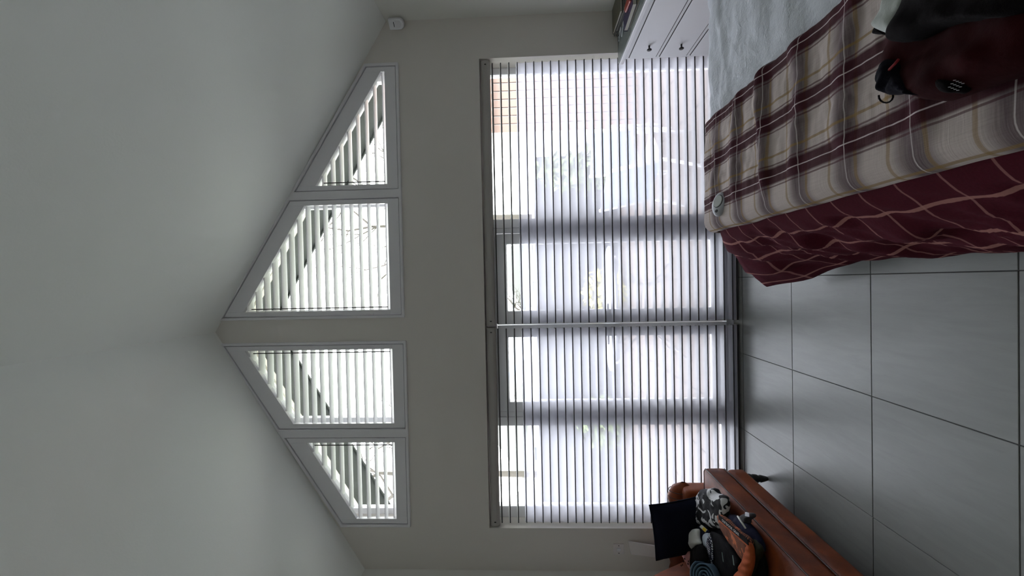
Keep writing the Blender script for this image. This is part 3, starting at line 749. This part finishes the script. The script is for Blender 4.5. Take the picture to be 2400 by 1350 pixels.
# ------------------------------------------------------------------ folded clothes: soft rounded heaps of cloth
def loop_pts(pts, n=64):
    k = len(pts); out = []
    for i in range(n):
        s_ = i / n * k; j = int(s_); t_ = s_ - j; p0, p1, p2, p3 = [Vector(pts[(j + q) % k]) for q in (-1, 0, 1, 2)]
        out.append(.5 * ((2 * p1) + (p2 - p0) * t_ + (2 * p0 - 5 * p1 + 4 * p2 - p3) * t_ ** 2 + (3 * p1 - p0 - 3 * p2 + p3) * t_ ** 3))
    return out
def puff(name, px, z, th, mat, parent=None, fold=.012, fsc=14, seed=0, base=.03, tilt=0, p=3.0, fdir=None):
    """garment outline (picture points dropped on the plane z) filled as a thick soft heap"""
    w = [at(x, y, Z=z) for x, y in px]
    for q in w:
        if q.x < -1.97: q.x = -1.97
    ring = loop_pts(w, 72); c = sum(ring, Vector()) / len(ring); R_ = 16
    b = B(); n = len(ring); vs, uv = [], []
    def shape(q, r, top):
        v = c + (q - c) * r
        so_ = Vector((seed * 3.1, seed * 1.7, 0))
        if fdir is not None: nn = noise.noise(Vector((v.x * fdir[0] + v.y * fdir[1], (v.x * -fdir[1] + v.y * fdir[0]) * .2, 0)) * fsc + so_)
        else: nn = noise.noise(v * fsc + so_) + .5 * noise.noise(v * fsc * 2.3 + so_)
        e = max(0, 1 - r ** p) ** .5
        v.z = z + (th * e + fold * nn * min(1, (1 - r) * 6) if top else -base * e) + tilt * (v.y - c.y)
        if top: v += Vector((noise.noise(v * 20 + so_), noise.noise(v * 20 - so_), 0)) * .006 * r
        return v
    for top in (True, False):
        for k in range(1, R_ + 1):
            r = (k / R_) ** .8
            if not top and k == R_: break
            for q in ring: vs.append(shape(q, r, top))
    o1 = n * R_; tc_ = len(vs); vs.append(shape(c.copy(), 0, True)); bc_ = len(vs); vs.append(shape(c.copy(), 0, False))
    fs = [(k * n + i, k * n + (i + 1) % n, (k + 1) * n + (i + 1) % n, (k + 1) * n + i) for k in range(R_ - 1) for i in range(n)]
    fs += [(o1 + k * n + i, o1 + (k + 1) * n + i, o1 + (k + 1) * n + (i + 1) % n, o1 + k * n + (i + 1) % n) for k in range(R_ - 2) for i in range(n)]
    fs += [((R_ - 1) * n + i, (R_ - 1) * n + (i + 1) % n, o1 + (R_ - 2) * n + (i + 1) % n, o1 + (R_ - 2) * n + i) for i in range(n)]
    fs += [(tc_, i, (i + 1) % n) for i in range(n)] + [(bc_, o1 + (i + 1) % n, o1 + i) for i in range(n)]
    b.add(vs, fs); return b.build(name, mat, parent, smooth=True)
def strip3(pts, wdir, width, th):
    """band following pts, width along wdir"""
    b = B(); k = len(pts); wv = Vector(wdir).normalized() * width / 2
    vs = []
    for p in pts: p = Vector(p); vs += [p - wv, p + wv, p + wv + Vector((0, 0, th)), p - wv + Vector((0, 0, th))]
    fs = [(i * 4 + j, i * 4 + (j + 1) % 4, (i + 1) * 4 + (j + 1) % 4, (i + 1) * 4 + j) for i in range(k - 1) for j in range(4)] + [(3, 2, 1, 0), tuple(range((k - 1) * 4, k * 4))]
    return b.add(vs, fs)
m_black = cloth('black_jersey', (.005, .005, .006), var=.3, Specular_IOR_Level=.15)
m_nvy = cloth('navy_cotton', (.012, .014, .035), var=.3, Specular_IOR_Level=.15)
m_dgreen = cloth('dark_green_cotton', (.028, .030, .018), var=.3, Specular_IOR_Level=.15)
m_orange = cloth('orange_jersey', (.42, .085, .02), var=.25)
m_wht = cloth('white_rib_cotton', (.80, .81, .76), var=.06)
m_grey = cloth('charcoal_webbing', (.035, .035, .038))
m_pink = cloth('pink_print', (.55, .25, .24), var=.1)
def f_zebra():
    q = NT('black_white_print'); n1 = q.noise(q.mapped('Object', (1, .75, 1), (0, 0, .6)), 17, .5, 1.1)
    c = q.mix(q.ramp(n1, .512, .522), (.008, .008, .010), (.66, .66, .66)); q.bump(q.noise(q.coord(), 60, 3), .3, .006); return q.out(c, .9)
def f_dots():
    q = NT('navy_white_dot_print'); v = q.n('TexVoronoi'); v.inputs['Scale'].default_value = 75; v.inputs['Randomness'].default_value = .15
    q.set(v.inputs['Vector'], q.coord()); c = q.mix(q.ramp(v.outputs['Distance'], .38, .44), (.65, .66, .72), (.012, .012, .03)); return q.out(c, .9)
def f_bstripe():
    q = NT('pale_blue_stripe'); s_ = q.n('SeparateXYZ'); q.set(s_.inputs[0], q.coord())
    c = q.mix(q.line(q.math('ADD', s_.outputs[0], q.math('MULTIPLY', s_.outputs[1], -.6)), .022, 0, .005, .002), (.42, .52, .62), (.75, .78, .82)); return q.out(c, .9)
def f_oprint():
    q = NT('orange_sunset_print'); s_ = q.n('SeparateXYZ'); q.set(s_.inputs[0], q.coord()); o = q.coord()
    ln = q.line(q.math('ADD', q.math('MULTIPLY', s_.outputs[0], .82), q.math('MULTIPLY', s_.outputs[1], -.57)), .009, 0, .0016, .001)
    c = q.mix(q.math('MULTIPLY', ln, .7), (.015, .008, .008), (.48, .14, .05)); c = q.mix(q.ramp(q.noise(o, 20, 3, .6), .61, .63), c, (.50, .13, .04)); return q.out(c, .85)
def f_denim():
    q = NT('blue_denim'); w = q.n('TexWave'); w.inputs['Scale'].default_value = 240; q.set(w.inputs['Vector'], q.mapped('Object', (1, 1, 1), (0, 0, .8)))
    c = q.mix(w.outputs[0], (.065, .12, .175), (.105, .18, .25)); q.bump(w.outputs[0], .2, .002); return q.out(c, .9)
m_zebra, m_dots, m_bstripe, m_oprint, m_denim = f_zebra(), f_dots(), f_bstripe(), f_oprint(), f_denim()
GC = 'clothes heaped on the sofa'
def garment(o, label, cat='garment'): return tag(o, label, cat, GC)
garment(puff('folded_shirt', [(1640, 1240), (1680, 1222), (1735, 1250), (1785, 1290), (1800, 1345), (1780, 1390), (1700, 1400), (1640, 1380), (1632, 1300)], .478, .05, m_black, seed=1, base=.006), 'large black folded top lying flat at the bottom of the heap')
garment(puff('folded_trousers', [(1752, 1262), (1786, 1282), (1778, 1315), (1768, 1350), (1756, 1380), (1735, 1375), (1748, 1330)], .505, .035, m_dgreen, seed=2, fdir=(.8, .5)), 'dark green folded trousers at the front edge of the heap')
t = thing('folded_shorts', at(1745, 1250, Z=.485), 'navy folded shorts with a white drawstring lying nearest the seat edge', 'garment', GC)
puff('shorts_fabric', [(1700, 1206), (1722, 1208), (1740, 1215), (1765, 1238), (1788, 1272), (1792, 1296), (1772, 1292), (1745, 1262), (1715, 1232)], .485, .04, m_nvy, t, seed=3)
B().tube([at(1729, 1211, Z=.54), at(1736, 1222, Z=.545), at(1742, 1230, Z=.54), at(1748, 1240, Z=.532)], .0045, 6).build('drawstring', m_wht, t, smooth=True)
t = thing('webbing_belt', at(1754, 1214, Z=.475), 'charcoal webbing belt end with a metal buckle on the seat edge', 'belt', GC)
puff('belt_coil', [(1738, 1212), (1752, 1203), (1768, 1204), (1771, 1212), (1760, 1220), (1757, 1230), (1742, 1232)], .478, .032, m_grey, t, seed=4, fold=.004, base=.012)
strip3([at(1748, 1206, Z=.518), at(1758, 1208, Z=.516)], (at(1753, 1213, Z=.5) - at(1753, 1204, Z=.5)), .022, .004).build('buckle', m_steel, t)
garment(puff('patterned_trousers', [(1648, 1148), (1664, 1146), (1680, 1145), (1688, 1157), (1706, 1166), (1709, 1195), (1706, 1228), (1695, 1240), (1672, 1240), (1650, 1234), (1624, 1230), (1619, 1214), (1626, 1192), (1630, 1172), (1640, 1162)], .50, .055, m_zebra, seed=5, fold=.022, fsc=13, base=.03, p=4.5), 'black and white patterned garment heaped in front of the navy cushion')
t = thing('patterned_shorts', at(1725, 1285, Z=.53), 'orange printed shorts with a black lettered waistband on the heap', 'garment', GC)
puff('shorts_fabric', [(1684, 1206), (1700, 1214), (1730, 1240), (1757, 1264), (1763, 1285), (1760, 1312), (1748, 1318), (1734, 1300), (1714, 1275), (1697, 1248), (1688, 1226)], .535, .022, m_oprint, t, seed=6, fold=.008, p=6)
garment(puff('orange_vest', [(1757, 1272), (1764, 1285), (1764, 1320), (1756, 1350), (1744, 1372), (1722, 1366), (1728, 1345), (1738, 1325), (1747, 1312), (1752, 1296)], .545, .02, m_orange, seed=7, fold=.014, fdir=(.9, .3), fsc=30), 'bright orange folded vest hanging over the end of the printed shorts')
za = .563
wp_ = [at(1686 + (1755 - 1686) * k / 10, 1213 + (1273 - 1213) * k / 10, Z=za + .006 * math.sin(k / 10 * math.pi)) for k in range(11)]
dirw = (wp_[-1] - wp_[0]).normalized(); perp = Vector((-dirw.y, dirw.x, 0))
wbn = strip3(wp_, perp, .027, .004).build('waistband', m_black, t)
strip3([p + perp * -.0185 for p in wp_], perp, .011, .003).build('waistband_edging', m_orange, wbn)
cu_ = bpy.data.curves.new('waistband_lettering', 'FONT'); cu_.body = 'OUTDOOR GEAR'; cu_.size = .021; cu_.extrude = .0004; cu_.align_x = 'CENTER'; cu_.align_y = 'CENTER'; cu_.space_character = 1.25
to = bpy.data.objects.new('tmp', cu_); COL.objects.link(to); bpy.context.view_layer.update()
me = bpy.data.meshes.new_from_object(to.evaluated_get(bpy.context.evaluated_depsgraph_get())); bpy.data.objects.remove(to)
mid = wp_[4] + Vector((0, 0, .0052)); rot = Matrix.Rotation(math.atan2(dirw.y, dirw.x), 4, 'Z')
Rz = rot.to_3x3()
tb_ = B(); tb_.add([mid + Rz @ Vector((v.co.x, v.co.y, v.co.z)) for v in me.vertices], [tuple(p.vertices) for p in me.polygons])
tb_.build('waistband_lettering', plain('lettering_white', (.6, .58, .58), .7), wbn)
t = thing('striped_boxers', at(1662, 1290, Z=.55), 'pale blue striped folded boxers in the middle of the heap', 'garment', GC)
puff('boxers_fabric', [(1651, 1258), (1660, 1250), (1668, 1262), (1672, 1290), (1662, 1290), (1652, 1280)], .56, .022, m_bstripe, t, seed=8, fold=.004)
garment(puff('dotted_boxers', [(1661, 1262), (1668, 1258), (1674, 1275), (1675, 1305), (1672, 1330), (1663, 1322), (1660, 1295)], .565, .022, m_dots, seed=9, fold=.004), 'navy and white dotted folded boxers beside the pale blue striped pair')
t = thing('folded_socks', at(1646, 1262, Z=.55), 'navy folded socks with a pale card label above the striped boxers', 'garment', GC)
puff('sock_fabric', [(1634, 1238), (1645, 1232), (1656, 1242), (1662, 1256), (1655, 1266), (1650, 1300), (1643, 1295), (1640, 1265)], .55, .02, m_nvy, t, seed=10, fold=.004)
cd = [at(x, y, Z=.586) for x, y in ((1640, 1236), (1645, 1231), (1658, 1243), (1654, 1249))]
B().add(cd + [c_ + Vector((0, 0, .0015)) for c_ in cd], [(0, 1, 2, 3), (7, 6, 5, 4)] + [(i, (i + 1) % 4, (i + 1) % 4 + 4, i + 4) for i in range(4)]).build('card_label', plain('label_pale', (.55, .56, .5), .6), t)
cd2 = [cd[1].lerp(cd[2], .45), cd[1].lerp(cd[2], .95), cd[0].lerp(cd[3], .95), cd[0].lerp(cd[3], .45)]
B().add([c_ + Vector((0, 0, .0018)) for c_ in cd2] + [c_ + Vector((0, 0, .0024)) for c_ in cd2], [(0, 1, 2, 3), (7, 6, 5, 4)] + [(i, (i + 1) % 4, (i + 1) % 4 + 4, i + 4) for i in range(4)]).build('label_patch', plain('label_yellow', (.6, .42, .02), .6), t)
bs = garment(puff('black_shirt', [(1666, 1250), (1680, 1250), (1702, 1268), (1722, 1295), (1734, 1325), (1720, 1360), (1690, 1372), (1674, 1345), (1676, 1300)], .55, .024, m_black, seed=11, fold=.006), 'black folded shirt with faint green bars between the boxers and the orange shorts')
m_pg = plain('pale_green_print', (.16, .24, .21), .8)
for xa, ya, xb, yb in ((1693, 1296, 1696, 1318), (1718, 1303, 1721, 1326)):
    pa, pb = at(xa, ya, Z=.583), at(xb, yb, Z=.583); dd = (pb - pa).normalized()
    strip3([pa, pa.lerp(pb, .5), pb], Vector((-dd.y, dd.x, 0)), .007, .002).build('printed_bar', m_pg, bs)
garment(puff('white_shirt', [(1606, 1243), (1611, 1239), (1622, 1243), (1637, 1240), (1640, 1262), (1643, 1276), (1630, 1283), (1621, 1300), (1622, 1330), (1624, 1365), (1600, 1390), (1580, 1365), (1588, 1330), (1602, 1312), (1607, 1285)], .58, .045, m_wht, seed=12, fold=.014, fdir=(.5, .9), fsc=26), 'rumpled white ribbed shirt with a pink print at the back of the heap')
prt = puff('pink_print_tee', [(1607, 1296), (1614, 1292), (1620, 1300), (1622, 1318), (1622, 1338), (1612, 1347), (1602, 1340), (1598, 1320)], .612, .018, m_pink, seed=13, fold=.006)
garment(prt, 'small pink spotted garment lying on the rumpled white shirt')
for k, (x, y) in enumerate(((1604, 1311), (1601, 1317), (1599, 1325), (1613, 1317), (1612, 1323), (1596, 1327))):
    p_ = at(x, y, Z=.634); B().lathe([(.006, 0), (.0055, .003), (.002, .005)], p_ - Vector((0, 0, .004)), 10).build('spot', m_black, prt, smooth=True)
garment(puff('black_leggings', [(1622, 1296), (1630, 1282), (1643, 1277), (1652, 1290), (1657, 1312), (1648, 1326), (1636, 1336), (1624, 1336)], .60, .03, m_black, seed=14, fold=.008), 'black folded leggings between the white shirt and the rolled jeans')
# rolled jeans: a spiral of denim
c0_ = at(1650, 1353, Z=.67); axd = Vector((-.45, .60, -.66)).normalized(); a1 = Vector((.4, .9, 0)); a1 = (a1 - axd * a1.dot(axd)).normalized(); a2 = axd.cross(a1)
rj = B(); tn = 4.0; n = 150
sp1, sp2 = [], []
for k in range(n):
    a = k / (n - 1) * tn * 2 * math.pi; r = .010 + .070 * k / (n - 1) + .0012 * math.sin(a * 3)
    sp1.append((a, r))
def jr(u, v):
    a, r = sp1[min(n - 1, int(round(u * (n - 1))))]; L_ = .004 * math.sin(a * 2) + v * .20
    return c0_ + (a1 * math.cos(a) + a2 * math.sin(a)) * r * (1 + .0 * v) + axd * (L_ - .005)
rj.grid(jr, n, 8); garment(rj.build('rolled_jeans', m_denim, smooth=True, solid=.007), 'rolled up blue denim jeans at the near end of the heap')

# ------------------------------------------------------------------ bed
BZ, BX, BY0, BY1 = .635, .275, .35, 2.275
bed = thing('bed', (1.2, 1.3, 0), 'wide bed with its foot towards the sofa, covered in blankets', 'bed')
box(BX + .12, XR - .06, BY0 + .05, BY1 - .06, .06, .32).build('bed_base', plain('dark_bed_base', (.05, .04, .045), .8), bed, bevel=.01)
rbox(BX + .05, XR - .05, BY0, BY1 - .03, .32, BZ - .018, .06).build('mattress', m_fleece, bed, smooth=True)
box(XR - .05, XR - .005, BY0 - .05, BY1, .0, 1.05).build('headboard', plain('headboard_grey', (.3, .3, .32), .8), bed, bevel=.01)
for (x, y) in ((BX + .2, BY0 + .15), (BX + .2, BY1 - .15), (XR - .2, BY0 + .15), (XR - .2, BY1 - .15)):
    box(x - .03, x + .03, y - .03, y + .03, 0, .06).build('foot', m_dark, bed)
# burgundy bedspread: top sheet + drape round the foot and the far side
SEG = []
r_ = .10
def edge_path(s):
    """s: metres along the edge; returns point, outward normal"""
    L1 = (BY1 - r_) - BY0
    if s < L1: return Vector((BX, BY0 + s, 0)), Vector((-1, 0, 0))
    s -= L1; La = r_ * math.pi / 2
    if s < La:
        a = s / r_; c = Vector((BX + r_, BY1 - r_, 0)); nn = Vector((-math.cos(a), math.sin(a), 0)); return c + nn * r_, nn
    s -= La; return Vector((BX + r_ + s, BY1, 0)), Vector((0, 1, 0))
LT = (BY1 - r_ - BY0) + r_ * math.pi / 2 + (XR - .4 - BX - r_)
sC = (BY1 - r_ - BY0) + r_ * math.pi / 4
def drape(u, v):
    s = u * LT; p, nn = edge_path(s); t_ = v
    cw = math.exp(-abs(s - sC) / .085)                       # corner weight
    side = 1 / (1 + math.exp(-(s - sC) / .05))
    out = (.195 + .03 * max(0, 1 - s / 1.6)) * (1 - side) + .0 * side
    hem = .07 + .09 * cw + .05 * side + .012 * math.sin(s * 5.0) * (1 - side)
    prof_o = math.sin(min(1, t_ * 1.15) * math.pi / 2) ** 1.25 if t_ < .8 else 1.0
    fo = (.012 * math.sin(s * 21 + 1.3 * math.sin(s * 5)) + .010 * math.sin(s * 43 + 2 + t_ * 2)) * t_ ** 1.1 * (1 - .75 * t_ ** 6)
    bul = .035 * math.sin(t_ * math.pi)
    o_ = out * (t_ ** .8) + fo + bul * (1 - .5 * side)
    z_ = (BZ + .002) - (BZ - hem) * (t_ ** 1.25) - .012 * abs(noise.noise(Vector((s * 4, t_ * 3, 0)))) * t_
    q = p + nn * o_ + Vector((-.707, .707, 0)) * cw * .42 * t_ ** 1.1; q.z = z_ + .012 * noise.noise(Vector((s * 7, t_ * 5, 3))) * t_
    if nn.x > -.99 and nn.y < .99: pass
    w2 = (.05 * noise.noise(Vector((s * 6, t_ * 4, 8))) + .035 * noise.noise(Vector((s * 14 + t_ * 9, t_ * 4 - s * 5, 2)))) * t_ * (1 - t_) * 3
    return q + nn * w2
bsp = thing('bedspread', (BX, 1.3, 0), 'burgundy checked bedspread hanging in folds over the foot of the bed', 'bedspread')
def duv(u, v):
    return (v * .66, BY0 + u * LT)
b = B(); b.grid(drape, 220, 34, duv); b.build('drape', m_burg, bsp, smooth=True, solid=.008)
b = B(); b.grid(lambda u, v: Vector((BX + .02 + u * (XR - .12 - BX), BY0 + .02 + v * (BY1 - BY0 - .04), BZ + .003 - .01 * (u < .02))), 30, 30, lambda u, v: (-u * 1.7, BY0 + v * 1.9)); b.build('top_sheet', m_burg, bsp, smooth=True, solid=.006)
# pale fleece over the head half
def fle(u, v):
    x = .80 + u * (XR - .06 - .80); y = BY0 + v * (BY1 + .02 - BY0)
    wr = .012 * noise.noise(Vector((x * 5, y * 9, 1))) + .014 * noise.noise(Vector((x * 16, y * 22, 5))) * max(0, (y - 1.5))
    z_ = BZ + .026 + wr; k = max(0, y - (BY1 - .05))
    z_ -= 3.0 * k * k
    return Vector((x, y, z_))
b = B(); b.grid(fle, 90, 110)
tag(b.build('fleece_blanket', m_fleece, smooth=True, solid=.012), 'pale grey crinkled fleece blanket spread over the head half of the bed', 'blanket')
# plaid throw folded over the foot edge
TXA, TXB, TYA, TYB = .262, .868, .40, 2.305
def thr(u, v):
    # u across (foot edge -> head side), v along depth
    y = TYA + v * (TYB - TYA); W_ = TXB - TXA
    fold_ = 0
    for yc, am in ((2.13, .012), (1.92, .018), (1.70, .030), (1.50, .016), (1.27, .014), (1.05, .016)):
        fold_ += am * math.exp(-((y - yc - .02 * math.sin(u * 6 + yc * 9)) / .035) ** 2)
    wr = .008 * noise.noise(Vector((u * 6, y * 14, 2))) + .004 * noise.noise(Vector((u * 18, y * 40, 2)))
    lip = .10
    if u < lip:                                   # turns down over the foot edge
        k = u / lip; a = (1 - k) * math.pi * .62
        x = TXA + .045 - .05 * math.sin(a) ; z_ = BZ + .024 + .045 * math.cos(a)
        x += .010 * noise.noise(Vector((y * 5, 1, 0)))
    else:
        k = (u - lip) / (1 - lip); x = TXA + .045 + k * (W_ - .045); z_ = BZ + .069 - .012 * k + (fold_ + wr) * min(1, k * 6) * .9
        if k > .93: z_ -= ((k - .93) / .07) ** 2 * .05
    if y > TYB - .06: kk = (y - TYB + .06) / .06; z_ -= .055 * kk ** 2.2
    x += .012 * math.sin(y * 9) * max(0, u - .8)
    return Vector((x, y, z_))
def tuv(u, v):
    lip = .10; k = (u - lip) / (1 - lip)
    return ((TXA + .045 + k * (TXB - TXA - .045)) if u >= lip else TXA + .045 - (lip - u) / lip * .08, TYA + v * (TYB - TYA))
b = B(); b.grid(thr, 80, 260, tuv)
tag(b.build('plaid_throw', m_plaid, smooth=True, solid=.012), 'cream and burgundy plaid wool throw laid along the foot of the bed', 'throw')
# handset on the throw
m_hs = plain('handset_grey', (.42, .43, .47), .35, var=.02); m_btn = plain('handset_button', (.55, .58, .56), .3, var=.02)
hs = thing('call_handset', (.368, 2.068, BZ + .07), 'small grey oval handset with a round button on the plaid throw', 'handset')
HM = Matrix.Translation((.369, 2.068, .712)) @ Matrix.Rotation(math.radians(4), 4, 'Z') @ Matrix.Rotation(math.radians(12), 4, 'Y') @ Matrix.Rotation(math.radians(20), 4, 'X')
def hsp(r, zz):
    out = []
    for k in range(32):
        a = 2 * math.pi * k / 32; c_, s_ = math.cos(a), math.sin(a); w_ = .043 * (1 - .18 * (c_ < 0) * abs(c_))
        out.append(HM @ Vector((.062 * c_ * r, w_ * s_ * r, zz)))
    return out
b = B(); rings = [hsp(.9, -.012), hsp(1, -.006), hsp(1, .004), hsp(.93, .011), hsp(.7, .014)]
vs = sum(rings, []); fs = [(i * 32 + j, i * 32 + (j + 1) % 32, (i + 1) * 32 + (j + 1) % 32, (i + 1) * 32 + j) for i in range(4) for j in range(32)] + [tuple(range(31, -1, -1)), tuple(range(128, 160))]
b.add(vs, fs).build('handset_body', m_hs, hs, smooth=True)
def disc(cx_, rx, ry, z0_, z1_, nm, mat, par):
    v = [HM @ Vector((cx_ + rx * math.cos(2 * math.pi * k / 28), ry * math.sin(2 * math.pi * k / 28), z)) for z in (z0_, z1_) for k in range(28)]
    return B().add(v, [tuple(range(27, -1, -1)), tuple(range(28, 56))] + [(k, (k + 1) % 28, (k + 1) % 28 + 28, k + 28) for k in range(28)]).build(nm, mat, par, bevel=.0015)
rg = disc(.012, .033, .030, .010, .0158, 'button_ring', m_edge, hs)
disc(.012, .030, .027, .0140, .0185, 'button', m_btn, hs)
disc(-.038, .008, .010, .010, .0150, 'indicator', m_edge, hs)

# jacket and pale shirt nearest the camera
m_red = cloth('dark_red_nylon', (.026, .0012, .0022), .9, var=.5, bump=.25, scale=9, Specular_IOR_Level=.12)
m_blk = cloth('black_nylon', (.004, .0025, .003), .9, var=.3, Specular_IOR_Level=.12)
m_nvr = cloth('navy_rib_knit', (.005, .005, .010), .95, Specular_IOR_Level=.15)
m_pale = cloth('pale_grey_cotton', (.46, .49, .46), .9, var=.08)
jk = thing('jacket', (.52, .86, BZ + .07), 'dark red and black padded jacket thrown on the near end of the plaid throw', 'jacket')
puff('jacket_body', [(2094, 112), (2084, 140), (2090, 172), (2120, 190), (2150, 205), (2182, 232), (2240, 236), (2320, 208), (2420, 168), (2540, 100), (2580, 0), (2480, -120), (2300, -160), (2150, -60), (2122, 40)], .735, .055, m_red, jk, seed=21, fold=.03, fsc=8, base=.02, p=6)
puff('black_lining', [(2128, 10), (2108, 60), (2102, 100), (2150, 96), (2230, 62), (2330, 48), (2440, 30), (2480, -60), (2300, -110), (2170, -60)], .775, .045, m_blk, jk, seed=22, fold=.018, fsc=10, p=5)
puff('knitted_collar', [(2082, 150), (2092, 140), (2118, 150), (2140, 172), (2165, 200), (2182, 228), (2160, 224), (2135, 218), (2096, 222), (2079, 206), (2075, 185)], .765, .04, m_nvr, jk, seed=23, fold=.012, fdir=(.7, .7), fsc=60, p=5)
B().tube([at(2077, 175, Z=.79), at(2085, 163, Z=.805), at(2096, 152, Z=.81), at(2106, 140, Z=.81)], .003, 6).build('red_piping', cloth('bright_red_trim', (.22, .008, .012)), jk, smooth=True)
lp = [at(2076 + 17 * math.cos(a), 226 + 16 * math.sin(a), Z=.745) for a in [math.radians(-40 - k * 25) for k in range(-9, 4)]]
B().tube(lp, .0022, 6).build('drawstring_loop', m_blk, jk, smooth=True)
m_fleck = plain('reflective_fleck', (.28, .28, .28), .4)
md = puff('mesh_patch', [(2208, 175), (2225, 170), (2255, 185), (2266, 200), (2250, 222), (2228, 218), (2212, 198)], .772, .03, m_blk, jk, seed=24, fold=.004)
for i in range(4):
    for j in range(3):
        p_ = at(2228 + i * 6.5 + j * 6, 205 + i * 2.5 - j * 8, Z=.808)
        B().tube([p_, p_ + Vector((.002, .005, 0))], .0008, 5).build('reflective_stitch', m_fleck, md)
tag(puff('pale_shirt', [(2050, 62), (2060, 46), (2075, 18), (2090, -20), (2150, -30), (2140, 2), (2118, 34), (2104, 84), (2086, 78), (2068, 70)], .775, .028, m_pale, seed=25, fold=.014, fdir=(.5, .9), fsc=24, base=.045), 'pale grey shirt tucked under the dark red jacket on the bed', 'shirt')
tag(puff('black_garment_corner', [(2048, 79), (2054, 64), (2066, 68), (2080, 76), (2092, 86), (2076, 80)], .735, .012, m_blk, seed=26, fold=.002, base=.012), 'black cloth corner poking out below the pale grey shirt', 'garment')
